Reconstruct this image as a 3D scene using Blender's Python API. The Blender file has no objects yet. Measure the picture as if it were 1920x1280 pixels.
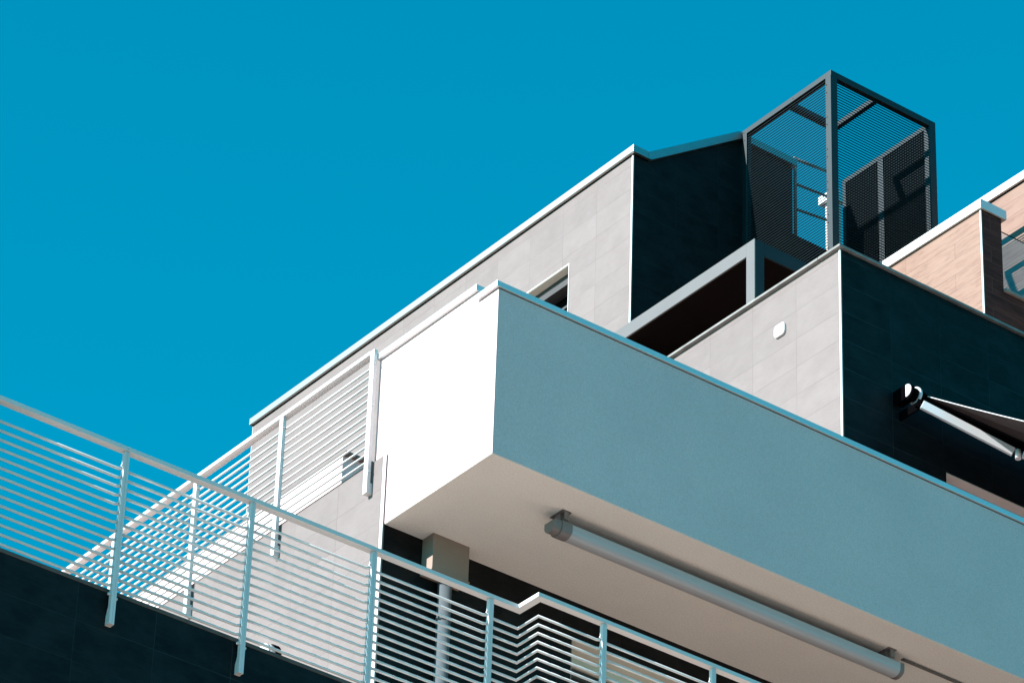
import bpy, bmesh, math, random
from mathutils import Vector, Matrix
random.seed(7)
C = bpy.context.scene.collection
SC = bpy.context.scene

# ------------------------------------------------------------------ camera
cam_d = bpy.data.cameras.new("camera"); cam = bpy.data.objects.new("camera", cam_d); C.objects.link(cam)
SC.camera = cam
cam_d.sensor_width = 36.0; cam_d.sensor_fit = 'HORIZONTAL'
cam_d.lens = 7808.27 / 1920 * 36
cam_d.clip_start = 0.1; cam_d.clip_end = 6000
Rt = Vector((0.79356942, -0.60768968, 0.03099732))
Up = Vector((-0.35188697, -0.41676969, 0.83813996))
Fw = Vector((0.49641026, 0.67602979, 0.54457376))
M = Matrix((Rt, Up, -Fw)).transposed().to_4x4()
M.translation = Vector((0, 0, 1.6))
cam.matrix_world = M

# ------------------------------------------------------------------ sky, sun, exposure
SUN = Vector((1.0, -0.18, -0.55)).normalized()         # direction the light travels
el = math.asin(-SUN.z); az = math.atan2(-SUN.x, -SUN.y)
w = bpy.data.worlds.new("World"); SC.world = w; w.use_nodes = True
nt = w.node_tree; nt.nodes.clear()
out = nt.nodes.new('ShaderNodeOutputWorld'); bg = nt.nodes.new('ShaderNodeBackground')
sky = nt.nodes.new('ShaderNodeTexSky'); sky.sky_type = 'NISHITA'; sky.sun_disc = False
sky.sun_elevation = el; sky.sun_rotation = az
sky.altitude = 0; sky.air_density = 1.0; sky.dust_density = 0.3; sky.ozone_density = 3.0
tint = nt.nodes.new('ShaderNodeVectorMath'); tint.operation = 'MULTIPLY'
tint.inputs[1].default_value = (0.0, 1.40, 1.32)
nt.links.new(sky.outputs[0], tint.inputs[0]); nt.links.new(tint.outputs[0], bg.inputs['Color'])
bg.inputs['Strength'].default_value = 0.07
nt.links.new(bg.outputs[0], out.inputs['Surface'])
sd = bpy.data.lights.new("sun", 'SUN'); so = bpy.data.objects.new("sun", sd); C.objects.link(so)
sd.energy = 4.5; sd.angle = math.radians(0.45); sd.color = (1.0, 0.95, 0.93)
so.rotation_euler = SUN.to_track_quat('-Z', 'Y').to_euler()
SC.view_settings.view_transform = 'Standard'; SC.view_settings.look = 'None'
SC.view_settings.gamma = 1; SC.view_settings.exposure = 1.2
SC.render.engine = 'CYCLES'
SC.cycles.max_bounces = 8; SC.cycles.diffuse_bounces = 5

# ------------------------------------------------------------------ materials
def nodemat(name):
    m = bpy.data.materials.new(name); m.use_nodes = True
    t = m.node_tree; b = t.nodes['Principled BSDF']
    return m, t, b
def N(t, kind, **kw):
    n = t.nodes.new(kind)
    for k, v in kw.items(): setattr(n, k, v)
    return n
def rampnode(t, fac, stops):
    r = N(t, 'ShaderNodeValToRGB'); e = r.color_ramp.elements
    e[0].position, e[0].color = stops[0][0], (*stops[0][1], 1)
    e[1].position, e[1].color = stops[-1][0], (*stops[-1][1], 1)
    for p, c in stops[1:-1]:
        k = e.new(p); k.color = (*c, 1)
    t.links.new(fac, r.inputs[0]); return r
def mixc(t, fac, a, b, mode='MIX'):
    n = N(t, 'ShaderNodeMix', data_type='RGBA', blend_type=mode)
    if isinstance(fac, (int, float)): n.inputs[0].default_value = fac
    else: t.links.new(fac, n.inputs[0])
    for i, v in ((6, a), (7, b)):
        if isinstance(v, tuple): n.inputs[i].default_value = (*v, 1)
        else: t.links.new(v, n.inputs[i])
    return n.outputs[2]
def pos(t):
    g = N(t, 'ShaderNodeNewGeometry'); s = N(t, 'ShaderNodeSeparateXYZ')
    t.links.new(g.outputs['Position'], s.inputs[0]); return g, s
def noise(t, vec, scale, detail=4, rough=0.55):
    n = N(t, 'ShaderNodeTexNoise'); n.inputs['Scale'].default_value = scale
    n.inputs['Detail'].default_value = detail; n.inputs['Roughness'].default_value = rough
    t.links.new(vec, n.inputs['Vector']); return n.outputs['Fac']
def scaled(t, vec, s):
    n = N(t, 'ShaderNodeVectorMath', operation='MULTIPLY'); n.inputs[1].default_value = s
    t.links.new(vec, n.inputs[0]); return n.outputs[0]

def plain(name, col, rough=0.5, metal=0.0, spec=0.5, vary=0.06, bump=0.0, bscale=60, nscale=3.0):
    """paint / metal: small uneven tone, slight waviness"""
    m, t, b = nodemat(name); g, s = pos(t)
    f = noise(t, g.outputs['Position'], nscale, 5)
    lo = tuple(c * (1 - vary) for c in col); hi = tuple(min(1, c * (1 + vary)) for c in col)
    r = rampnode(t, f, [(0.3, lo), (0.7, hi)])
    t.links.new(r.outputs[0], b.inputs['Base Color'])
    b.inputs['Roughness'].default_value = rough; b.inputs['Metallic'].default_value = metal
    b.inputs['Specular IOR Level'].default_value = spec
    if bump:
        f2 = noise(t, g.outputs['Position'], bscale, 4)
        bp = N(t, 'ShaderNodeBump'); bp.inputs['Strength'].default_value = bump
        bp.inputs['Distance'].default_value = 0.003
        t.links.new(f2, bp.inputs['Height']); t.links.new(bp.outputs[0], b.inputs['Normal'])
    return m

def tile(name, axis, u0, z0, tw, th, c_lo, c_hi, joint, rough=0.6, spec=0.18, jw=0.0022, jointbump=0.35):
    """large-format stoneware: straight-stacked tiles, cloudy brushed face, fine joints"""
    m, t, b = nodemat(name); g, s = pos(t)
    P = g.outputs['Position']
    cmb = N(t, 'ShaderNodeCombineXYZ')
    def off(sock, d):
        n = N(t, 'ShaderNodeMath', operation='SUBTRACT'); t.links.new(sock, n.inputs[0]); n.inputs[1].default_value = d
        return n.outputs[0]
    t.links.new(off(s.outputs[axis], u0), cmb.inputs[0]); t.links.new(off(s.outputs[2], z0), cmb.inputs[1])
    br = N(t, 'ShaderNodeTexBrick'); br.offset = 0.0; br.squash = 1.0
    br.inputs['Scale'].default_value = 1.0; br.inputs['Brick Width'].default_value = tw
    br.inputs['Row Height'].default_value = th; br.inputs['Mortar Size'].default_value = jw
    br.inputs['Mortar Smooth'].default_value = 0.2
    br.inputs['Color1'].default_value = (0.85, 0.85, 0.85, 1); br.inputs['Color2'].default_value = (1, 1, 1, 1)
    br.inputs['Mortar'].default_value = (0.5, 0.5, 0.5, 1); br.inputs['Bias'].default_value = 0.0
    t.links.new(cmb.outputs[0], br.inputs['Vector'])
    # shift the cloud pattern from tile to tile
    sh = N(t, 'ShaderNodeVectorMath', operation='MULTIPLY_ADD')
    t.links.new(br.outputs['Color'], sh.inputs[0]); sh.inputs[1].default_value = (40, 17, 29); t.links.new(P, sh.inputs[2])
    st = (1, 1, 1.6) if axis == 0 else (1, 1, 1.6)
    f1 = noise(t, scaled(t, sh.outputs[0], st), 3.2, 7, 0.62)
    f2 = noise(t, scaled(t, sh.outputs[0], (1, 1, 3.5)), 14, 5, 0.6)
    fm = N(t, 'ShaderNodeMath', operation='MULTIPLY_ADD'); t.links.new(f2, fm.inputs[0]); fm.inputs[1].default_value = 0.35
    t.links.new(f1, fm.inputs[2])
    r = rampnode(t, fm.outputs[0], [(0.45, c_lo), (0.9, c_hi)])
    tone = N(t, 'ShaderNodeMapRange'); t.links.new(br.outputs['Color'], tone.inputs['Value'])
    tone.inputs['From Min'].default_value = 0.85; tone.inputs['From Max'].default_value = 1.0
    tone.inputs['To Min'].default_value = 0.95; tone.inputs['To Max'].default_value = 1.04
    sc = N(t, 'ShaderNodeVectorMath', operation='SCALE'); t.links.new(r.outputs[0], sc.inputs[0]); t.links.new(tone.outputs[0], sc.inputs['Scale'])
    # joints fade in and out a little along their length
    jn = noise(t, P, 1.3, 3)
    jr = rampnode(t, jn, [(0.38, (0.12,) * 3), (0.66, (1.0,) * 3)])
    jf = N(t, 'ShaderNodeMath', operation='MULTIPLY'); t.links.new(br.outputs['Fac'], jf.inputs[0]); t.links.new(jr.outputs[0], jf.inputs[1])
    col = mixc(t, jf.outputs[0], sc.outputs[0], joint)
    t.links.new(col, b.inputs['Base Color'])
    b.inputs['Roughness'].default_value = rough
    sp = N(t, 'ShaderNodeMapRange'); t.links.new(fm.outputs[0], sp.inputs['Value'])       # cloudy sheen of the glaze
    sp.inputs['From Min'].default_value = .45; sp.inputs['From Max'].default_value = .9
    sp.inputs['To Min'].default_value = spec * .75; sp.inputs['To Max'].default_value = spec * 1.3
    t.links.new(sp.outputs[0], b.inputs['Specular IOR Level'])
    bp = N(t, 'ShaderNodeBump', invert=True); bp.inputs['Strength'].default_value = jointbump; bp.inputs['Distance'].default_value = 0.002
    t.links.new(br.outputs['Fac'], bp.inputs['Height'])
    bp2 = N(t, 'ShaderNodeBump'); bp2.inputs['Strength'].default_value = 0.12; bp2.inputs['Distance'].default_value = 0.002
    t.links.new(f2, bp2.inputs['Height']); t.links.new(bp.outputs[0], bp2.inputs['Normal'])
    t.links.new(bp2.outputs[0], b.inputs['Normal'])
    return m

def wood(name, axis, u0, z0, lo, mid, hi, joint, rough=0.5, spec=0.3):
    """horizontal wood-look planks with grain, knots and thin joints"""
    m, t, b = nodemat(name); g, s = pos(t); P = g.outputs['Position']
    cmb = N(t, 'ShaderNodeCombineXYZ')
    def off(sock, d):
        n = N(t, 'ShaderNodeMath', operation='SUBTRACT'); t.links.new(sock, n.inputs[0]); n.inputs[1].default_value = d
        return n.outputs[0]
    t.links.new(off(s.outputs[axis], u0), cmb.inputs[0]); t.links.new(off(s.outputs[2], z0), cmb.inputs[1])
    br = N(t, 'ShaderNodeTexBrick'); br.offset = 0.37; br.offset_frequency = 2
    br.inputs['Scale'].default_value = 1.0; br.inputs['Brick Width'].default_value = 1.2
    br.inputs['Row Height'].default_value = 0.194; br.inputs['Mortar Size'].default_value = 0.002
    br.inputs['Mortar Smooth'].default_value = 0.2
    br.inputs['Color1'].default_value = (0, 0, 0, 1); br.inputs['Color2'].default_value = (1, 1, 1, 1)
    t.links.new(cmb.outputs[0], br.inputs['Vector'])
    sh = N(t, 'ShaderNodeVectorMath', operation='MULTIPLY_ADD')
    t.links.new(br.outputs['Color'], sh.inputs[0]); sh.inputs[1].default_value = (7, 9, 5); t.links.new(P, sh.inputs[2])
    st = (1.0, 1.0, 7.0)
    wv = noise(t, scaled(t, sh.outputs[0], st), 2.6, 8, 0.66)
    kn = noise(t, scaled(t, sh.outputs[0], (1, 1, 2.6)), 3.4, 3, 0.5)
    r = rampnode(t, wv, [(0.36, lo), (0.5, mid), (0.66, hi)])
    kr = rampnode(t, kn, [(0.60, (1, 1, 1)), (0.78, (0.78, 0.74, 0.74))])
    c = mixc(t, 1.0, r.outputs[0], kr.outputs[0], 'MULTIPLY')
    col = mixc(t, br.outputs['Fac'], c, joint)
    t.links.new(col, b.inputs['Base Color'])
    b.inputs['Roughness'].default_value = rough; b.inputs['Specular IOR Level'].default_value = spec
    bp = N(t, 'ShaderNodeBump', invert=True); bp.inputs['Strength'].default_value = 0.4; bp.inputs['Distance'].default_value = 0.002
    t.links.new(br.outputs['Fac'], bp.inputs['Height']); t.links.new(bp.outputs[0], b.inputs['Normal'])
    return m

def stucco(name, col, rough=0.9):
    m, t, b = nodemat(name); g, s = pos(t); P = g.outputs['Position']
    f = noise(t, P, 75, 5, 0.7); f0 = noise(t, P, 1.1, 4)
    lo = tuple(c * 0.85 for c in col); hi = tuple(min(0.9, c * 1.10) for c in col)
    r = rampnode(t, f, [(0.32, lo), (0.68, hi)])
    r2 = rampnode(t, f0, [(0.3, (0.92, 0.925, 0.93)), (0.7, (1, 1, 1))])
    t.links.new(mixc(t, 1.0, r.outputs[0], r2.outputs[0], 'MULTIPLY'), b.inputs['Base Color'])
    b.inputs['Roughness'].default_value = rough; b.inputs['Specular IOR Level'].default_value = 0.2
    bp = N(t, 'ShaderNodeBump'); bp.inputs['Strength'].default_value = 0.5; bp.inputs['Distance'].default_value = 0.004
    t.links.new(f, bp.inputs['Height']); t.links.new(bp.outputs[0], b.inputs['Normal'])
    return m

SUNLIT_LO, SUNLIT_HI, SUNLIT_J = (0.196, 0.163, 0.157), (0.220, 0.184, 0.177), (0.125, 0.10, 0.095)  # sunlit copy of the wall tile, used on the side faces
SHADED_LO, SHADED_HI, SHADED_J = (0.0030, 0.0032, 0.0040), (0.0085, 0.0100, 0.0115), (0.05, 0.075, 0.085)  # same tile on the front faces, shade put into the colour
RECESS_SHADE_LO, RECESS_SHADE_HI, RECESS_SHADE_J = (0.0030, 0.0030, 0.0036), (0.0085, 0.0085, 0.0095), (0.022, 0.024, 0.026)  # same tile again, darkened for the shade under the balcony
m_t1s = tile('sunlit_stoneware_lower', 1, 24.0, 18.54, .6, .3, SUNLIT_LO, SUNLIT_HI, SUNLIT_J)
m_t3s = tile('sunlit_stoneware_upper', 1, 23.912, 22.531, .612, .3, SUNLIT_LO, SUNLIT_HI, SUNLIT_J)
m_t4s = tile('sunlit_stoneware_tower', 1, 29.575, 27.86, .60, .312, SUNLIT_LO, SUNLIT_HI, SUNLIT_J)
m_t1f = tile('shaded_stoneware_recess', 0, 16.55, 18.54, .6, .3, RECESS_SHADE_LO, RECESS_SHADE_HI, RECESS_SHADE_J, jw=.0012)
m_t2f = tile('shaded_stoneware_terrace', 0, 11.664, 14.564, .6, .296, SHADED_LO, SHADED_HI, (.03, .046, .052), jw=.0016)
m_t3f = tile('shaded_stoneware_upper', 0, 21.345, 22.531, .6, .3, SHADED_LO, SHADED_HI, SHADED_J, jw=.002)
m_t4f = tile('shaded_stoneware_tower', 0, 23.40, 27.86, .6, .3, SHADED_LO, SHADED_HI, (.035, .05, .056), jw=.0012)
m_wl = wood('sunlit_planks', 1, 25.0, 26.313, (.215, .122, .092), (.262, .157, .117), (.282, .176, .134), (.12, .066, .05))  # sunlit copy of the plank cladding
m_wd = wood('shaded_planks', 0, 24.3, 26.313, (.030, .008, .0065), (.065, .017, .014), (.10, .030, .023), (.15, .065, .052), spec=.15)  # shaded copy of the same planks, darkness painted in
m_stucco = stucco('off_white_render', (.76, .565, .56))
m_soffit = stucco('white_plaster_underside', (.92, .82, .78))
m_white = plain('white_powder_coat', (.62, .61, .61), .38, vary=.03, bump=.05)
m_coping = plain('white_metal_coping', (.66, .69, .70), .42, metal=.45, vary=.03)
m_coptower = plain('brushed_metal_coping', (.46, .44, .42), .42, metal=1.0, vary=.05)
m_trim = plain('white_corner_profile', (.80, .80, .79), .4, vary=.02)
m_stone = plain('stone_capping', (.22, .21, .20), .7, vary=.22, bump=.3, bscale=40, nscale=7)
m_darkcap = plain('dark_stone_capping', (.075, .062, .058), .7, vary=.3, bump=.3, bscale=40, nscale=9)
m_steel = plain('slate_grey_steel_and_portico_shade', (.050, .060, .064), .55, metal=1.0, vary=.05)
m_louvre = plain('dark_metallic_louvre_blade', (.020, .028, .032), .55, metal=1.0, vary=.05)
m_portico = plain('grey_painted_metal_fascia', (.138, .135, .137), .5, spec=.3, vary=.035)
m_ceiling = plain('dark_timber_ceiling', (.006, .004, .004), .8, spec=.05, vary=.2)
m_black = plain('black_plastic_and_shade', (.002, .002, .0025), .9, spec=0.0)  # black plastic parts, and pieces that stand in for shade
m_screw = plain('screw_black', (.01, .01, .01), .5)
m_core = plain('building_core_render', (.05, .05, .055), .9)
m_glass_dark = plain('dark_window_glass', (.003, .003, .004), .2, spec=.15, vary=0)
m_shutter = plain('grey_shutter_housing', (.05, .048, .05), .5, vary=.1)
m_reveal = plain('reveal_render', (.72, .69, .61), .85, vary=.04)
m_hopper = plain('galvanised_grey_paint', (.31, .235, .195), .6, spec=.3, vary=.08, bump=.1)
m_pipe = plain('grey_downpipe', (.15, .175, .19), .28, metal=.2, spec=.6, vary=.04)
m_lampbody = plain('mid_grey_plastic', (.19, .165, .165), .45, vary=.04)
m_housing = plain('dark_grey_lamp_housing', (.07, .07, .07), .6)
m_lens = plain('frosted_prismatic_cover', (.42, .43, .47), .3, spec=.6, vary=.04)
m_fabric = plain('charcoal_awning_fabric', (.10, .088, .085), .85, spec=.1, vary=.12, bump=.2, bscale=300)
m_awn = plain('awning_white_aluminium', (.62, .62, .63), .35, vary=.02)
m_cord = plain('grey_conduit', (.13, .12, .11), .6)
m_rail_d = plain('galvanised_rail', (.16, .165, .17), .4, spec=.5, vary=.1)
m_annexcap = plain('brown_metal_coping', (.13, .105, .09), .5, vary=.1)
m_floor = plain('terrace_floor_tiles', (.84, .62, .48), .8, vary=.1)

# clear glass balustrade
m_gl, t, b = nodemat('clear_balustrade_glass')
b.inputs['Base Color'].default_value = (.86, .96, .97, 1); b.inputs['Roughness'].default_value = .02
b.inputs['IOR'].default_value = 1.45; b.inputs['Transmission Weight'].default_value = 1.0
# unseen paving slabs, made bright and warm to bounce light upward
m_ground, t, b = nodemat('bounce_paving')
g, s = pos(t)
br = N(t, 'ShaderNodeTexBrick'); br.inputs['Scale'].default_value = 1; br.inputs['Brick Width'].default_value = .8
br.inputs['Row Height'].default_value = .4; br.inputs['Mortar Size'].default_value = .006
br.inputs['Color1'].default_value = (.86, .60, .46, 1); br.inputs['Color2'].default_value = (.80, .55, .42, 1); br.inputs['Mortar'].default_value = (.2, .16, .13, 1)
t.links.new(g.outputs['Position'], br.inputs['Vector'])
nn = noise(t, g.outputs['Position'], .35, 6)
rr = rampnode(t, nn, [(.3, (.85, .85, .85)), (.7, (1, 1, 1))])
t.links.new(mixc(t, 1.0, br.outputs['Color'], rr.outputs[0], 'MULTIPLY'), b.inputs['Base Color'])
b.inputs['Roughness'].default_value = .9

m_asphalt = plain('asphalt', (.055, .053, .05), .9, vary=.15, bump=.3)

# ------------------------------------------------------------------ mesh helpers
def box(bm, x0, x1, y0, y1, z0, z1, bev=0.0, seg=2):
    if x1 < x0: x0, x1 = x1, x0
    if y1 < y0: y0, y1 = y1, y0
    v = [bm.verts.new(p) for p in ((x0, y0, z0), (x1, y0, z0), (x1, y1, z0), (x0, y1, z0),
                                   (x0, y0, z1), (x1, y0, z1), (x1, y1, z1), (x0, y1, z1))]
    fs = [bm.faces.new([v[i] for i in q]) for q in ((0, 3, 2, 1), (4, 5, 6, 7), (0, 1, 5, 4), (1, 2, 6, 5), (2, 3, 7, 6), (3, 0, 4, 7))]
    if bev:
        es = list({e for f in fs for e in f.edges})
        bmesh.ops.bevel(bm, geom=es, offset=bev, segments=seg, affect='EDGES', profile=.5, clamp_overlap=True)
def cyl(bm, p0, p1, r, n=14, r2=None):
    p0 = Vector(p0); p1 = Vector(p1); d = (p1 - p0).normalized()
    a = d.orthogonal().normalized(); c = d.cross(a); r2 = r if r2 is None else r2
    A = [bm.verts.new(p0 + (a * math.cos(2 * math.pi * i / n) + c * math.sin(2 * math.pi * i / n)) * r) for i in range(n)]
    B = [bm.verts.new(p1 + (a * math.cos(2 * math.pi * i / n) + c * math.sin(2 * math.pi * i / n)) * r2) for i in range(n)]
    for i in range(n):
        f = bm.faces.new((A[i], A[(i + 1) % n], B[(i + 1) % n], B[i])); f.smooth = True
    bm.faces.new(A[::-1]); bm.faces.new(B)
def tube(bm, pts, r, n=10):
    """continuous tube through points (mitred joints)"""
    pts = [Vector(p) for p in pts]; rings = []
    for i, p in enumerate(pts):
        if i == 0: d = pts[1] - p
        elif i == len(pts) - 1: d = p - pts[i - 1]
        else: d = (pts[i + 1] - p).normalized() + (p - pts[i - 1]).normalized()
        d.normalize(); k = 1.0
        if 0 < i < len(pts) - 1: k = 1 / max(.3, d.dot((pts[i + 1] - p).normalized()))
        up = Vector((0, 0, 1)); a = d.cross(up).normalized() if abs(d.z) < .95 else Vector((1, 0, 0)); c = a.cross(d)
        rings.append([bm.verts.new(p + a * math.cos(2 * math.pi * j / n) * r * k + c * math.sin(2 * math.pi * j / n) * r) for j in range(n)])
    for A, B in zip(rings, rings[1:]):
        for j in range(n):
            f = bm.faces.new((A[j], A[(j + 1) % n], B[(j + 1) % n], B[j])); f.smooth = True
    bm.faces.new(rings[0][::-1]); bm.faces.new(rings[-1])
def prism(bm, prof, axis, a0, a1):
    """closed profile (list of 2-tuples) extruded along an axis: 'x' -> profile (y,z), 'y' -> profile (x,z), 'z' -> (x,y)"""
    def P(q, a): return {'x': (a, q[0], q[1]), 'y': (q[0], a, q[1]), 'z': (q[0], q[1], a)}[axis]
    A = [bm.verts.new(P(q, a0)) for q in prof]; B = [bm.verts.new(P(q, a1)) for q in prof]; n = len(prof)
    for i in range(n): bm.faces.new((A[i], A[(i + 1) % n], B[(i + 1) % n], B[i]))
    bm.faces.new(A[::-1]); bm.faces.new(B)
def obj(name, bm, m, parent=None, label=None):
    bmesh.ops.recalc_face_normals(bm, faces=bm.faces)
    me = bpy.data.meshes.new(name); bm.to_mesh(me); bm.free(); me.materials.append(m)
    o = bpy.data.objects.new(name, me); C.objects.link(o)
    if parent is not None:
        o.parent = parent; o.matrix_parent_inverse = Matrix.Translation(-parent.location)
    if label: o['label'] = label
    return o
def thing(name, label, cat, loc, group=None):
    o = bpy.data.objects.new(name, None); C.objects.link(o); o.location = loc; o.empty_display_size = .2
    o['label'] = label; o['category'] = cat
    if group: o['group'] = group
    return o
def tag(o, label, cat, group=None):
    o['label'] = label; o['category'] = cat
    if group: o['group'] = group
    return o
def part(name, m, parent, *boxes, bev=0.0, label=None, one=False):
    """a part made of boxes; loose lengths become objects of their own, one=True keeps touching boxes in one mesh"""
    first = None
    for grp in ([boxes] if one else [[b] for b in boxes]):
        bm = bmesh.new()
        for bx in grp: box(bm, *bx, bev=bev)
        o = obj(name, bm, m, parent, label); first = first or o
    return first
def wall_front(name, m, parent, x0, x1, y0, th, z0, z1, holes=(), label=None):
    """slab facing -Y with rectangular openings (hx0,hx1,hz0,hz1)"""
    bm = bmesh.new()
    xs = sorted({x0, x1, *[h[0] for h in holes], *[h[1] for h in holes]})
    for a, b_ in zip(xs, xs[1:]):
        zz = [(z0, z1)]
        for h in holes:
            if h[0] < (a + b_) / 2 < h[1]: zz = [(z0, h[2]), (h[3], z1)]
        for p, q in zz: box(bm, a, b_, y0, y0 + th, p, q)
    return obj(name, bm, m, parent, label)
def wall_side(name, m, parent, y0, y1, x0, th, z0, z1, holes=(), label=None):
    bm = bmesh.new()
    ys = sorted({y0, y1, *[h[0] for h in holes], *[h[1] for h in holes]})
    for a, b_ in zip(ys, ys[1:]):
        zz = [(z0, z1)]
        for h in holes:
            if h[0] < (a + b_) / 2 < h[1]: zz = [(z0, h[2]), (h[3], z1)]
        for p, q in zz: box(bm, x0, x0 + th, a, b_, p, q)
    return obj(name, bm, m, parent, label)

# ------------------------------------------------------------------ ground
bm = bmesh.new(); S = 2500
bm.faces.new([bm.verts.new(p) for p in ((-S, -S, 0), (S, -S, 0), (S, S, 0), (-S, S, 0))])
gr = obj('ground', bm, m_asphalt); gr['kind'] = 'structure'
bm = bmesh.new(); box(bm, -10, 21, -6, 20.2, -.3, .12, bev=.01)  # unseen slab, sized and coloured to throw warm bounce on the soffit
fc = obj('unseen_bounce_pavement', bm, m_ground); fc['kind'] = 'structure'

# ------------------------------------------------------------------ near terrace with tiled parapet in the shaded colour (lower left)
YN = 20.50; ZN = 14.862
nt_ = thing('terrace_block', 'shade-toned tiled terrace parapet wall at the lower left, below the near white railing', 'wall', (11, YN, 0))
part('front_wall', m_t2f, nt_, (4.0, 15.205, YN, YN + .2, .004, ZN - .02), (15.205, 30, 20.275, 20.475, .004, ZN - .02))
part('capping', m_darkcap, nt_, (4.0, 15.19, YN - .006, YN + .215, ZN - .02, ZN + .008), (15.19, 30, 20.268, 20.49, ZN - .02, ZN + .008), bev=.004)
part('terrace_floor', m_floor, nt_, (4.0, 15.94, YN + .2, 34, 13.6, 13.84), (15.205, 30, 20.475, YN + .2, 13.6, 13.84), (15.94, 30, YN + .2, 23.345, 13.6, 13.84))
part('core', m_core, nt_, (4.0, 15.90, YN + .21, 34, .004, 13.6), (15.90, 30, YN + .21, 23.3, .004, 13.6))

nb = thing('unseen_shadow_block', 'unseen white block left of the view, added to shade the near railing', 'building', (4.5, 21, 13.84))
part('wall', m_stucco, nb, (2.0, 5.0, 20.9, 27, 13.845, 19.09))  # unseen block added to cast the diagonal shadow across the railing bars
part('coping', m_coping, nb, (1.97, 5.03, 20.87, 27.03, 19.092, 19.15), bev=.003)  # top of the same unseen shadow block

# ------------------------------------------------------------------ lower storey: tiled side in the sunlit colour, front under the balcony in the shaded one
X1 = 15.95; Y1 = 23.35; ZS = 18.206
l1 = thing('lower_storey', 'lower storey with sunlit-toned tiled side wall and shade-toned tiled front under the balcony', 'building', (X1, Y1, 13.85))
HOLE = (17.85, 21.6, 15.9, 17.872)
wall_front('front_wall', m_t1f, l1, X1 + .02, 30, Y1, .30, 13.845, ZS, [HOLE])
part('side_wall', m_t1s, l1, (X1, X1 + .25, Y1 + .302, 34, 13.845, 18.60), (X1, X1 + .019, Y1 + .003, Y1 + .302, 13.845, 18.60),
     (X1, X1 + .012, Y1 + .003, 23.59, 18.60, 18.845), (X1, X1 + .25, 23.59, 34, 18.60, 18.845), one=True)
part('corner_trim', m_trim, l1, (X1 - .004, X1 + .004, Y1 - .002, Y1 + .034, 13.845, 18.845), bev=.001)
part('capping', m_darkcap, l1, (X1 + .004, X1 + .25, 23.60, 34, 18.846, 18.862))
part('terrace_floor', m_floor, l1, (X1 + .26, 30, Y1 + .31, 34, 18.1, 18.205))
part('core', m_core, l1, (X1 + .4, 30, Y1 + .75, 34, 13.845, 18.1))
# window of the lower storey
wn = part('window', m_glass_dark, l1, (HOLE[0] + .02, HOLE[1], Y1 + .31, Y1 + .32, HOLE[2], HOLE[3] - .2))
part('lintel_reveal', m_reveal, wn, (HOLE[0] + .001, HOLE[1], Y1 + .02, Y1 + .299, HOLE[3] - .012, HOLE[3] - .001))
part('shutter_housing', m_reveal, wn, (HOLE[0] + .02, HOLE[1], Y1 + .20, Y1 + .30, HOLE[3] - .11, HOLE[3] - .03))
part('frame', m_shutter, wn, (HOLE[0] + .012, HOLE[1], Y1 + .24, Y1 + .302, HOLE[3] - .20, HOLE[3] - .12))
part('side_profile', m_stone, wn, (HOLE[0] - .004, HOLE[0] + .004, Y1 - .003, Y1 + .02, HOLE[2], HOLE[3]))

# ------------------------------------------------------------------ big white balcony
XB = 15.965; YB = 21.943; ZW = 19.709
bl = thing('balcony', 'large white rendered balcony with solid parapet jutting out over the lower storey', 'balcony', (XB, YB, ZS))
bm = bmesh.new()
prof_top = ZW
# soffit slab + parapets, butted (no overlaps)
box(bm, XB, 30, YB, YB + .16, ZS, ZW)                      # front parapet to the bottom
box(bm, XB + .16, 30, YB + .16, Y1 - .001, ZS, ZS + .22)   # slab
box(bm, XB, XB + .16, YB + .16, Y1 - .012, ZS, ZW)
box(bm, XB, XB + .16, Y1 - .012, 23.535, ZS + .001, ZW)
box(bm, XB, XB + .16, 22.209, 23.535, ZW, 19.815)
bd = obj('parapet', bm, m_stucco, bl)
part('soffit', m_soffit, bl, (XB + .003, 30, YB + .003, Y1 - .002, ZS - .005, ZS - .0005))
part('coping', m_coping, bl, (XB - .03, 30, YB - .017, YB + .19, 19.719, 19.771), bev=.003)
part('coping', m_coping, bl, (XB - .03, XB + .19, YB + .191, 22.20, 19.719, 19.771), bev=.003)
part('coping', m_coping, bl, (XB - .03, XB + .19, 22.203, 23.545, 19.818, 19.874), bev=.003, label='raised left length of white coping')
part('coping_shade', m_black, bl, (XB + .004, 30, YB + .004, YB + .1, 19.7095, 19.7185))  # black strip that deepens the shade under the coping

# rainwater hopper and downpipe under the balcony
hp = thing('rain_hopper', 'square grey rainwater box under the balcony, above the downpipe', 'rain hopper', (16.5, 23.27, 17.88))
part('box', m_hopper, hp, (16.34, 16.695, 23.20, 23.348, 17.885, ZS - .003), bev=.002)
part('rim', m_hopper, hp, (16.332, 16.703, 23.192, 23.349, 17.868, 17.884), bev=.001)
dp = thing('downpipe', 'round grey downpipe running down the shaded wall behind the near railing', 'downpipe', (16.5, 23.26, 13.85))
bm = bmesh.new(); cyl(bm, (16.515, 23.262, 13.85), (16.515, 23.262, 17.866), .057, 24); obj('pipe', bm, m_pipe, dp)
for z in (17.5, 15.6):
    bm = bmesh.new(); cyl(bm, (16.515, 23.262, z - .016), (16.515, 23.262, z + .016), .0635, 24)
    box(bm, 16.50, 16.53, 23.318, 23.348, z - .012, z + .012); box(bm, 16.44, 16.456, 23.235, 23.25, z - .012, z + .012)
    obj('clamp', bm, m_pipe, dp)

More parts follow.
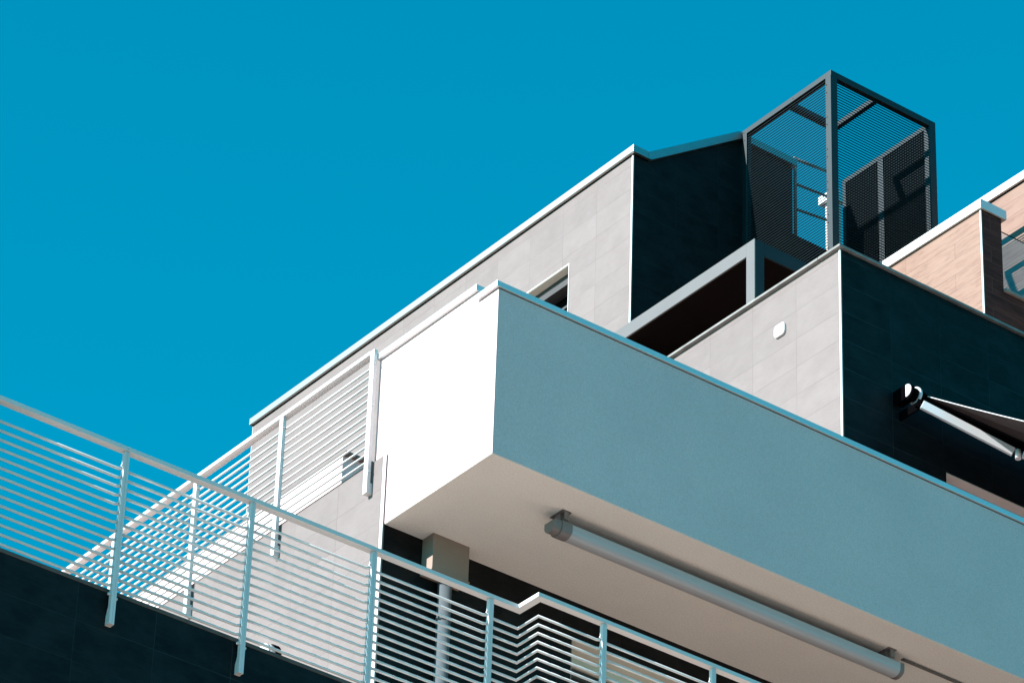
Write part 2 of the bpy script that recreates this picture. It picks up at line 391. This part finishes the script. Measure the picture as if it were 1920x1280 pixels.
# tube light under the balcony
tl = thing('tube_light', 'long grey weatherproof tube light hanging under the white balcony', 'light fixture', (18.8, 22.38, ZS))
def lampprof(yc, zc, w_, h_, n=12):
    p = [(yc - w_ / 2, zc + h_ * .5), (yc - w_ / 2 * 1.0, zc)]
    for i in range(n + 1):
        a = math.pi + math.pi * i / n
        p.append((yc + math.cos(a) * w_ / 2, zc + math.sin(a) * h_ * .55))
    p += [(yc + w_ / 2, zc + h_ * .5)]
    q = []
    for r in p:
        if not q or (Vector(q[-1]) - Vector(r)).length > 1e-4: q.append(r)
    return q
LY, LZ = 22.335, 18.052
bm = bmesh.new(); prism(bm, lampprof(LY, LZ, .148, .100), 'x', 17.00, 20.42); ln = obj('diffuser', bm, m_lens, tl)
for f in ln.data.polygons: f.use_smooth = False
bm = bmesh.new(); prism(bm, [(LY - .070, LZ + .0505), (LY + .070, LZ + .0505), (LY + .050, LZ + .070), (LY - .050, LZ + .070)], 'x', 17.002, 20.418); obj('housing', bm, m_housing, tl)
bm = bmesh.new(); prism(bm, lampprof(LY, LZ, .153, .106), 'x', 16.90, 16.999)
prism(bm, lampprof(LY, LZ + .004, .136, .092), 'x', 16.83, 16.8995)
obj('end_cap', bm, m_lampbody, tl)
bm = bmesh.new(); prism(bm, lampprof(LY, LZ, .153, .106), 'x', 20.421, 20.46); obj('end_cap', bm, m_lampbody, tl)
for x in (16.935, 20.33):
    bm = bmesh.new(); box(bm, x - .03, x + .03, LY - .03, LY + .03, LZ + .0705, ZS - .012); box(bm, x - .045, x + .045, LY - .085, LY + .085, ZS - .012, ZS - .001, bev=.003)
    box(bm, x - .02, x + .02, LY - .08, LY - .066, LZ + .071, ZS - .012)
    obj('bracket', bm, m_lampbody, tl)
bm = bmesh.new(); cyl(bm, (20.50, LY - .02, ZS - .022), (26, LY - .02, ZS - .022), .009, 8); cyl(bm, (20.50, LY + .005, ZS - .016), (26, LY + .005, ZS - .016), .006, 8)
tag(obj('conduit', bm, m_cord), 'thin grey cable conduit running right from the tube light along the balcony underside', 'cable')

# ------------------------------------------------------------------ upper storey block with awning
X3 = 20.75; Y3 = 23.30; Z3 = 22.895
u3 = thing('upper_storey', 'upper block with sunlit-toned tiled side and shade-toned tiled front, awning on its front', 'building', (X3, Y3, 18.22))
H3 = (21.975, 25.0, 19.2, 21.022)
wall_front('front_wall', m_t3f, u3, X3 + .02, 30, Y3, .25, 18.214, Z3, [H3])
part('side_wall', m_t3s, u3, (X3, X3 + .2, Y3 + .252, 26.7, 18.214, Z3), (X3, X3 + .0185, Y3 + .003, Y3 + .252, 18.214, Z3), one=True)
part('corner_trim', m_trim, u3, (X3 - .004, X3 + .006, Y3 - .002, Y3 + .020, 18.214, Z3 - .001), bev=.002)
part('capping', m_stone, u3, (X3 - .04, 30, Y3 - .035, Y3 + .27, Z3 + .001, Z3 + .031), (X3 - .04, X3 + .24, Y3 + .271, 26.7, Z3 + .001, Z3 + .031), bev=.008)
part('terrace_floor', m_floor, u3, (X3 + .21, 30, Y3 + .26, 36, 21.8, 21.95))
part('core', m_core, u3, (X3 + .21, 30, Y3 + .62, 26.7, 18.23, 21.8))
w3 = part('window', m_glass_dark, u3, (H3[0] + .02, H3[1], Y3 + .20, Y3 + .21, H3[2], H3[3] - .06))
part('lintel_reveal', m_reveal, w3, (H3[0] + .001, H3[1], Y3 + .004, Y3 + .12, H3[3] - .012, H3[3] - .001))
part('frame', m_shutter, w3, (H3[0] + .01, H3[1], Y3 + .121, Y3 + .2, H3[3] - .07, H3[3] - .002))

# vent cover on the grey side wall
bm = bmesh.new(); box(bm, X3 - .024, X3 - .001, 24.055, 24.20, 22.36, 22.492)
es = [e for e in bm.edges if abs(e.verts[0].co.x - e.verts[1].co.x) > .01]
bmesh.ops.bevel(bm, geom=es, offset=.038, segments=6, affect='EDGES', profile=.5)
es = [e for e in bm.edges if e.verts[0].co.x < X3 - .02 and e.verts[1].co.x < X3 - .02]
bmesh.ops.bevel(bm, geom=es, offset=.005, segments=2, affect='EDGES', profile=.5)
tag(obj('vent_cover', bm, m_white), 'small white rounded square vent cover on the sunlit tiled wall', 'vent cover')

# round wall lamp on the lower sunlit-toned wall
wl = thing('wall_lamp', 'round white wall lamp on the sunlit-toned tiled wall, half hidden behind the shaded parapet', 'wall lamp', (X1, 24.775, 17.56))
bm = bmesh.new(); cyl(bm, (X1 - .0505, 24.79, 17.59), (X1 - .105, 24.79, 17.59), .10, 32); obj('body', bm, m_white, wl)
bm = bmesh.new(); cyl(bm, (X1 - .001, 24.785, 17.595), (X1 - .05, 24.785, 17.595), .103, 32); obj('shadow_disc', bm, m_black, wl)  # black disc standing in for the lamp's cast shadow on the wall
bm = bmesh.new(); cyl(bm, (X1 - .1055, 24.79, 17.59), (X1 - .118, 24.79, 17.59), .103, 32, .09); obj('rim', bm, m_white, wl)

# ------------------------------------------------------------------ awning
aw = thing('awning', 'charcoal folding-arm awning with white arm on the shaded tiled wall', 'awning', (21.5, Y3, 21.5))
CY, CZ = 23.13, 21.535
bm = bmesh.new(); cyl(bm, (21.53, CY, CZ), (26, CY, CZ), .055, 24); obj('roller', bm, m_black, aw)
bm = bmesh.new(); cyl(bm, (21.365, CY, CZ), (21.39, CY, CZ), .078, 28); cyl(bm, (21.39, CY, CZ), (21.53, CY, CZ), .066, 28); box(bm, 21.352, 21.3645, CY + .005, Y3 - .002, CZ - .07, CZ + .075, bev=.004)
box(bm, 21.40, 21.46, CY + .03, Y3 - .002, CZ - .06, CZ + .05, bev=.02); obj('wall_bracket', bm, m_black, aw)
bm = bmesh.new(); cyl(bm, (21.355, CY - .005, CZ + .01), (21.3645, CY - .005, CZ + .01), .062, 28); obj('end_cap', bm, m_awn, aw)
bm = bmesh.new(); cyl(bm, (21.455, CY, CZ), (21.48, CY, CZ), .084, 28); obj('end_ring', bm, m_awn, aw)
F0 = Vector((21.57, CY + .02, CZ + .06)); F1 = Vector((21.57, 21.80, 20.66))
bm = bmesh.new()
n = 14; pr = []
for i in range(n + 1):
    k = i / n; p = F0.lerp(F1, k); sag = -.006 * math.sin(math.pi * k)
    pr.append((p.y, p.z + sag))
prof = pr + [(y, z - .004) for y, z in reversed(pr)]
prism(bm, prof, 'x', 21.57, 26); obj('fabric', bm, m_fabric, aw)
bm = bmesh.new(); tube(bm, [(21.568, y, z + .002) for y, z in pr], .005, 8); obj('hem', bm, m_awn, aw)
bm = bmesh.new(); box(bm, 21.56, 26, 21.76, 21.81, 20.62, 20.68, bev=.008); obj('front_bar', bm, m_awn, aw)
def bar(bm, p0, p1, w_, h_, bev=.006):
    p0 = Vector(p0); p1 = Vector(p1); d = (p1 - p0).normalized(); up = Vector((0, 0, 1)); s_ = d.cross(up).normalized(); u_ = s_.cross(d)
    vs = []
    for p in (p0, p1):
        for a, c in ((-1, -1), (1, -1), (1, 1), (-1, 1)): vs.append(bm.verts.new(p + s_ * a * w_ / 2 + u_ * c * h_ / 2))
    fs = [bm.faces.new([vs[i] for i in q]) for q in ((0, 1, 2, 3), (4, 7, 6, 5), (0, 4, 5, 1), (1, 5, 6, 2), (2, 6, 7, 3), (3, 7, 4, 0))]
    if bev: bmesh.ops.bevel(bm, geom=list({e for f in fs for e in f.edges}), offset=bev, segments=2, affect='EDGES', profile=.5)
bm = bmesh.new(); bar(bm, (21.432, 23.01, 21.372), (22.17, 22.635, 20.995), .035, .085); obj('arm', bm, m_awn, aw)
bm = bmesh.new(); cyl(bm, (22.205, 22.615, 20.93), (22.205, 22.615, 21.02), .028, 18); obj('elbow', bm, m_awn, aw)
bm = bmesh.new(); bar(bm, (22.24, 22.59, 20.975), (22.9, 21.86, 20.66), .035, .07); obj('arm', bm, m_awn, aw)
bm = bmesh.new(); bar(bm, (21.40, 23.045, 21.392), (21.43, 23.02, 21.376), .04, .08); box(bm, 21.415, 21.44, 23.045, Y3 - .002, 21.33, 21.42, bev=.01); obj('shoulder', bm, m_black, aw)

# ------------------------------------------------------------------ tower with rising coping
X4 = 22.8; Y4 = 28.95; Y4b = 36.255
XT = 25.08
t4 = thing('tower', 'tall tiled rooftop volume with sunlit-toned side and rising coping on its shade-toned front', 'building', (X4, Y4, 21.95))
top = [(X4 + .02, 27.985), (23.0, 27.985), (24.285, 28.855), (XT, 28.855)]
WH = (30.05, 31.6, 25.6, 27.12)
bm = bmesh.new(); prism(bm, [(X4 + .02, 21.955), *top, (XT, 21.955)], 'y', Y4, Y4 + .3)
obj('front_wall', bm, m_t4f, t4)
bm = bmesh.new()
wall_side('side_wall', m_t4s, t4, Y4 + .3, Y4b, X4, .3, 21.955, 27.985, [WH]); bm.free()
part('side_return', m_t4s, t4, (X4, X4 + .0185, Y4 + .003, Y4 + .3, 21.955, 27.985))
part('corner_trim', m_trim, t4, (X4 - .004, X4 + .006, Y4 - .002, Y4 + .020, 21.955, 27.984), (X4 - .004, X4 + .02, Y4b, Y4b + .004, 21.955, 27.984), bev=.0018)
bm = bmesh.new(); prism(bm, [(X4 + .31, 21.96), (X4 + .31, 28.0), (24.3, 28.84), (XT, 28.84), (XT, 21.96)], 'y', Y4 + .75, Y4b); obj('core', bm, m_core, t4)
# coping: level along the side, then rising on the front
part('coping', m_coptower, t4, (X4 - .04, X4 + .17, Y4 - .05, Y4b + .03, 27.993, 28.085), bev=.004)
bm = bmesh.new(); o_ = .095
prism(bm, [(22.9705, 27.993), (23.015, 27.993), (24.285, 28.865), (XT + .03, 28.865), (XT + .03, 28.955), (24.26, 28.955), (22.985, 28.085), (22.9705, 28.085)], 'y', Y4 - .05, Y4 + .28)
obj('coping', bm, m_coptower, t4, label='grey blue coping rising in a ramp on the front')
bm = bmesh.new(); box(bm, X4 - .008, X4 + .2, Y4 - .008, Y4b + .01, 27.986, 27.992); obj('shade_strip', bm, m_black, t4)  # black strip painting the shadow line below the coping
ww = part('window', m_glass_dark, t4, (X4 + .26, X4 + .27, WH[0], WH[1], WH[2], WH[3]))
part('surround', m_trim, ww, (X4 - .006, X4 + .09, WH[0] - .009, WH[0] - .001, WH[2], WH[3] + .009), (X4 - .006, X4 + .09, WH[0] - .001, WH[1], WH[3] + .001, WH[3] + .009))
part('lintel_reveal', m_reveal, ww, (X4 + .001, X4 + .10, WH[0] + .001, WH[1], WH[3] - .006, WH[3] - .0005))
part('shutter_box', m_shutter, ww, (X4 + .101, X4 + .25, WH[0] + .001, WH[1], WH[3] - .14, WH[3] - .001), (X4 + .14, X4 + .25, WH[0] + .001, WH[1], WH[3] - .40, WH[3] - .37), (X4 + .15, X4 + .25, WH[0] + .001, WH[1], WH[3] - .47, WH[3] - .44))
part('label_plate', m_hopper, ww, (X4 + .250, X4 + .258, WH[0] + .12, WH[0] + .28, WH[3] - .36, WH[3] - .27))

# lower rear wall and chimney behind the louvred cage
rb = thing('rear_block', 'low shade-toned rooftop wall seen through the louvred cage', 'wall', (XT, Y4, 21.95))
part('wall', m_t4f, rb, (XT + .002, 30, Y4, Y4 + .25, 21.955, 27.955))
ch = thing('chimney', 'white chimney with projecting cap seen behind the louvred cage', 'chimney', (26.7, 29.97, 24))
part('stack', m_stucco, ch, (26.6, 26.72, 29.98, 30.12, 24, 29.66))
part('cap', m_coping, ch, (26.55, 26.76, 29.95, 30.19, 29.662, 29.78), bev=.004)
part('cowl', m_coping, ch, (26.62, 26.72, 29.98, 30.06, 29.782, 29.86), bev=.01)

# safety rail behind the cage
sr = thing('safety_rail', 'thin metal safety rail seen through the left side of the louvred cage', 'railing', (25.2, 29.02, 27.96))
bm = bmesh.new(); tube(bm, [(25.18, 29.02, 27.955), (25.18, 29.02, 29.08)], .021, 10); obj('post', bm, m_rail_d, sr)
bm = bmesh.new(); tube(bm, [(25.165, 29.02, 29.06), (25.73, 29.02, 29.115)], .019, 10); obj('handrail', bm, m_rail_d, sr)
for za, zb_ in ((28.72, 28.765), (28.375, 28.44)):
    bm = bmesh.new(); tube(bm, [(25.2, 29.02, za), (25.73, 29.02, zb_)], .016, 10); obj('rail', bm, m_rail_d, sr)
bm = bmesh.new(); tube(bm, [(25.72, 29.02, 27.955), (25.72, 29.02, 29.11)], .021, 10); obj('post', bm, m_rail_d, sr)

# ------------------------------------------------------------------ louvred cage on the roof
cx0, cx1, cy0, cy1, cz0, cz1 = 24.30, 25.838, 27.40, 28.895, 25.73, 28.967
cg = thing('louvred_enclosure', 'open-topped slate grey metal cage with fine horizontal louvres on the roof', 'louvred enclosure', (cx0, cy0, cz0))
P_ = .092
def frame_part(name, *bx, bev=.003): return part(name, m_steel, cg, *bx, bev=bev)
frame_part('corner_post', (cx0, cx0 + P_, cy0, cy0 + P_, cz0, cz1))
frame_part('corner_post', (cx0, cx0 + .07, cy1 - .07, cy1, cz0, cz1))
frame_part('corner_post', (cx1 - P_, cx1, cy0, cy0 + P_, cz0, cz1))
frame_part('corner_post', (cx1 - .06, cx1, cy1 - .05, cy1, cz0, cz1))
frame_part('top_beam', (cx0, cx0 + .07, cy0 + P_ + .001, cy1 - .071, cz1 - .07, cz1))
frame_part('top_beam', (cx0 + P_ + .001, cx1 - P_ - .001, cy0, cy0 + .07, cz1 - .08, cz1))
frame_part('top_beam', (cx1 - .06, cx1, cy0 + P_ + .001, cy1 - .051, cz1 - .062, cz1))
frame_part('cross_beam', (cx0 + .071, 24.984, 28.11, 28.19, cz1 - .066, cz1 - .003))
frame_part('cross_beam', (24.985, 25.045, cy0 + .071, 28.19, cz1 - .066, cz1 - .003))
frame_part('bottom_beam', (cx0, cx0 + .07, cy0 + P_ + .001, cy1 - .071, cz0, cz0 + .07))
frame_part('bottom_beam', (cx0 + P_ + .001, cx1 - P_ - .001, cy0, cy0 + .07, cz0, cz0 + .07))
frame_part('side_post', (cx1 - .06, cx1, 28.212, 28.30, cz0 + .071, cz1 - .063))
frame_part('cover_strip', (cx0 - .003, cx0, cy0 + .0, cy0 + .055, cz0, cz1 - .07), bev=0)
pitch = .0366
bm = bmesh.new(); z = cz1 - .07 - .022
while z > cz0 + .09:
    prism(bm, [(cx0 + .018, z - .0025), (cx0 + .018, z + .0025), (cx0 + .028, z + .003), (cx0 + .028, z - .002)], 'y', cy0 + P_ + .001, cy1 - .071); z -= pitch
obj('louvre_panel', bm, m_louvre, cg)
for ya, yb2 in ((cy0 + P_ + .001, 28.211), (28.301, cy1 - .051)):
    bm = bmesh.new(); z = cz1 - .09
    while z > cz0 + .12:
        prism(bm, [(cx1 - .052, z), (cx1 - .052, z + .007), (cx1 - .014, z - .028), (cx1 - .014, z - .037)], 'y', ya, yb2); z -= pitch
    obj('louvre_panel', bm, m_louvre, cg)
bm = bmesh.new(); z = cz1 - .08 - .03
while z > cz0 + .09:
    prism(bm, [(cy0 + .018, z - .0025), (cy0 + .018, z + .0025), (cy0 + .030, z + .003), (cy0 + .030, z - .002)], 'x', cx0 + P_ + .001, cx1 - P_ - .001); z -= pitch
obj('louvre_panel', bm, m_louvre, cg)
z = cz1 - .17
k = 0
while z > cz0 + .2:
    for dz in (0, .10 if k % 1 == 0 else 0):
        bm = bmesh.new(); cyl(bm, (cx0 - .001, cy0 + .072, z - dz), (cx0 - .006, cy0 + .072, z - dz), .008, 10); obj('screw', bm, m_screw, cg)
    z -= .43; k += 1
for yy, zz in ((28.03, cz1 - .035), (28.87, cz1 - .04), (28.855, cz1 - .15)):
    bm = bmesh.new(); cyl(bm, (cx0 - .001, yy, zz), (cx0 - .005, yy, zz), .006, 10); obj('screw', bm, m_screw, cg)

# ------------------------------------------------------------------ portico below the cage
xp, yp, zp = 22.7, 26.80, 25.712
pt = thing('portico', 'light grey metal portico frame with dark timber ceiling on the upper terrace', 'portico', (xp, yp, 21.95))
part('side_beam', m_portico, pt, (xp, xp + .02, yp + .131, 30.2, zp - .162, zp), bev=.002)
part('front_beam', m_steel, pt, (xp + .131, 28, yp, yp + .02, zp - .165, zp - .001), bev=.002)  # same frame as the side beam, darker steel paints its shaded face
part('post', m_portico, pt, (xp, xp + .02, yp, yp + .13, 21.955, zp), bev=.002)
part('post_return', m_steel, pt, (xp + .021, xp + .13, yp, yp + .02, 21.955, zp), bev=.002)  # shaded face of the same post, darkness put into the material
part('ceiling', m_ceiling, pt, (xp + .021, 28, yp + .021, 28.945, zp - .158, zp - .13))
part('roof_deck', m_steel, pt, (xp + .021, 28, yp + .021, 28.945, zp - .129, zp - .002))
part('inner_wall', m_ceiling, pt, (24.2, 24.3, yp + .14, 28.945, 21.955, zp - .151))

# ------------------------------------------------------------------ wood clad walls
xw, yw, zw = 24.93, 25.79, 26.528
w1 = thing('wood_clad_wall', 'wood-look clad wall with white coping and low pier, right of the louvred cage', 'wall', (xw, yw, 21.95))
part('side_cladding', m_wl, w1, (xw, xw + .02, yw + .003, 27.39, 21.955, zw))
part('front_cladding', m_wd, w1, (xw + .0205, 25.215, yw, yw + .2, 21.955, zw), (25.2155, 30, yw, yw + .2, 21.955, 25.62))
part('core', m_core, w1, (xw + .021, 25.214, yw + .201, 27.389, 21.955, zw - .001))
part('corner_trim', m_trim, w1, (xw - .004, xw + .006, yw - .002, yw + .018, 21.955, zw - .001), bev=.0018)
part('coping', m_coping, w1, (xw - .03, 25.27, yw - .03, 27.40, zw + .004, zw + .118), bev=.003)
part('shade_strip', m_black, w1, (xw - .006, 25.22, yw - .006, 27.39, zw + .0005, zw + .0035))  # black strip in place of the shade under this coping
part('sill', m_stone, w1, (25.2155, 30, yw - .03, yw + .22, 25.623, 25.66), bev=.006)
w2 = thing('rear_wood_wall', 'sunlit wood-look wall at the right edge, striped by louvre shadows', 'wall', (27.2, 26, 21.95))
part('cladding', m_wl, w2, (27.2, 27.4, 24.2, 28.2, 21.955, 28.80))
part('coping', m_coping, w2, (27.16, 27.44, 24.17, 28.23, 28.81, 28.92), bev=.003)
part('shade_strip', m_black, w2, (27.192, 27.41, 24.19, 28.2, 28.801, 28.8095))  # shade line under the rear coping, built as a black strip
gb = thing('glass_balustrade', 'clear glass balustrade with thin dark top edge between pier and right frame edge', 'balustrade', (25.3, yw, 25.66))
part('glass', m_gl, gb, (25.222, 28.5, yw + .012, yw + .022, 25.661, 26.38))
bm = bmesh.new(); cyl(bm, (25.216, yw + .017, 26.388), (28.5, yw + .017, 26.388), .006, 8); obj('top_edge', bm, m_black, gb)

# ------------------------------------------------------------------ white annex on the terrace behind the far railing
an = thing('white_annex', 'white rendered rooftop annex wall behind the far railing', 'building', (17.5, 26.3, 18.22))
part('wall', m_stucco, an, (17.5, 22.79, 26.30, 33, 18.214, 20.82))
part('coping', m_annexcap, an, (17.487, 22.79, 26.24, 33, 20.821, 20.842))

# ------------------------------------------------------------------ near railing
RG = .0103
def near_post(parent, xc, yf):
    z0, z1 = 14.60, 15.899
    bm = bmesh.new()
    box(bm, xc - .02, xc + .001, yf, yf + .032, z0, z1, bev=.0015); box(bm, xc + .0025, xc + .02, yf + .001, yf + .032, z0, z1, bev=.0015)
    prism(bm, [(yf + .0325, z0), (yf + .0325, z0 + .125), (yf + .0495, z0 + .07), (yf + .0495, z0)], 'x', xc - .02, xc + .02)
    o = obj('post', bm, m_white, parent)
    bm = bmesh.new()
    bm.free()
    for sx, dy, zz, ln_, r_ in ((-1, .02, z0 + .22, .016, .010), (1, .02, z0 + .20, .014, .010), (-1, .022, z1 - .105, .007, .008), (1, .022, z1 - .125, .006, .008), (-1, .022, z1 - .56, .007, .008), (1, .022, z1 - .58, .006, .008)):
        bm = bmesh.new(); cyl(bm, (xc + sx * .02, yf + dy, zz), (xc + sx * (.02 + ln_), yf + dy, zz), r_, 10); obj('bolt', bm, m_white, o)
def near_bars(parent, path):
    bm = bmesh.new()
    for k in range(14):
        zc = 15.770 - .0679 * k
        tube(bm, [(x, y, zc) for x, y in path], RG, 10)
    obj('bar_panel', bm, m_white, parent)
nr = thing('railing', 'near white metal railing with horizontal bars, zigzagging across the lower left', 'railing', (12, 20.45, 14.6), 'white terrace railings')
ZR0, ZR1 = 15.901, 15.933
px = [9.887, 10.895, 11.903, 12.912, 13.920, 14.925]
YF = 20.45; YR = 20.443
segs = [8.88] + px + [15.150]
for a, b_ in zip(segs, segs[1:]):
    last = b_ == 15.150
    bm = bmesh.new()
    if not last:
        box(bm, a + .0008, b_ - .0008, YR, YR + .06, ZR0, ZR1, bev=.0018)
    else:  # bends toward the street and on again
        o1 = [(a + .0008, YR), (15.150, YR), (15.150, 20.208), (15.745, 20.208), (15.745, 20.268), (15.210, 20.268), (15.210, YR + .06), (a + .0008, YR + .06)]
        prism(bm, o1, 'z', ZR0, ZR1)
        bmesh.ops.bevel(bm, geom=list(bm.edges), offset=.0018, segments=2, affect='EDGES', profile=.5)
    obj('handrail', bm, m_white, nr)
px2 = [15.746, 16.742, 17.74, 18.74]
for a, b_ in zip(px2, px2[1:]):
    bm = bmesh.new(); box(bm, a + .0008, b_ - .0008, 20.208, 20.268, ZR0, ZR1, bev=.0018); obj('handrail', bm, m_white, nr)
for x in px: near_post(nr, x, YF)
for x in px2: near_post(nr, x, 20.215)
yb_ = YF + .036
full = [8.88] + px
for a, b_ in zip(full, full[1:]):
    near_bars(nr, [(a + .03, yb_), (b_ - .045, yb_), (b_ - .020, yb_ - .016)])
near_bars(nr, [(px[-1] + .02, yb_), (15.185, yb_), (15.185, 20.25), (px2[0] - .045, 20.25), (px2[0] - .02, 20.234)])
for a, b_ in zip(px2, px2[1:]):
    near_bars(nr, [(a + .02, 20.25), (b_ - .045, 20.25), (b_ - .020, 20.234)])

# ------------------------------------------------------------------ far railing on the grey side wall
fr = thing('railing', 'far sunlit white railing with horizontal bars on the grey side wall', 'railing', (15.92, 25, 18.5), 'white terrace railings')
XF = 15.893; fz0, fz1 = 18.545, 19.868
py = [23.549, 24.839, 26.125, 27.41, 28.70, 30.0]
for i, y in enumerate(py):
    bm = bmesh.new(); d_ = .027 if i == 0 else .025
    box(bm, XF, XF + .034, y - d_, y + d_, fz0, fz1 if i else 19.90, bev=.0015)
    box(bm, XF + .0345, X1 - .001, y - d_ + .002, y + d_ - .002, fz0, fz0 + .10)
    o = obj('post', bm, m_white, fr)
    for zz in (fz0 + .2, fz1 - .10, fz1 - .5):
        bm = bmesh.new(); cyl(bm, (XF + .018, y - d_, zz), (XF + .018, y - d_ - .007, zz), .008, 10); obj('bolt', bm, m_white, o)
    if i:
        a = py[i - 1]
        bm = bmesh.new()
        for k in range(13): tube(bm, [(XF + .038, a + .02, 19.765 - .0742 * k), (XF + .038, y - .02, 19.765 - .0742 * k)], .0095, 10)
        obj('bar_panel', bm, m_white, fr)
        bm = bmesh.new(); box(bm, XF - .004, XF + .062, a + (.028 if i == 1 else .0008), y - .0008, 19.868, 19.902, bev=.0018); obj('handrail', bm, m_white, fr)
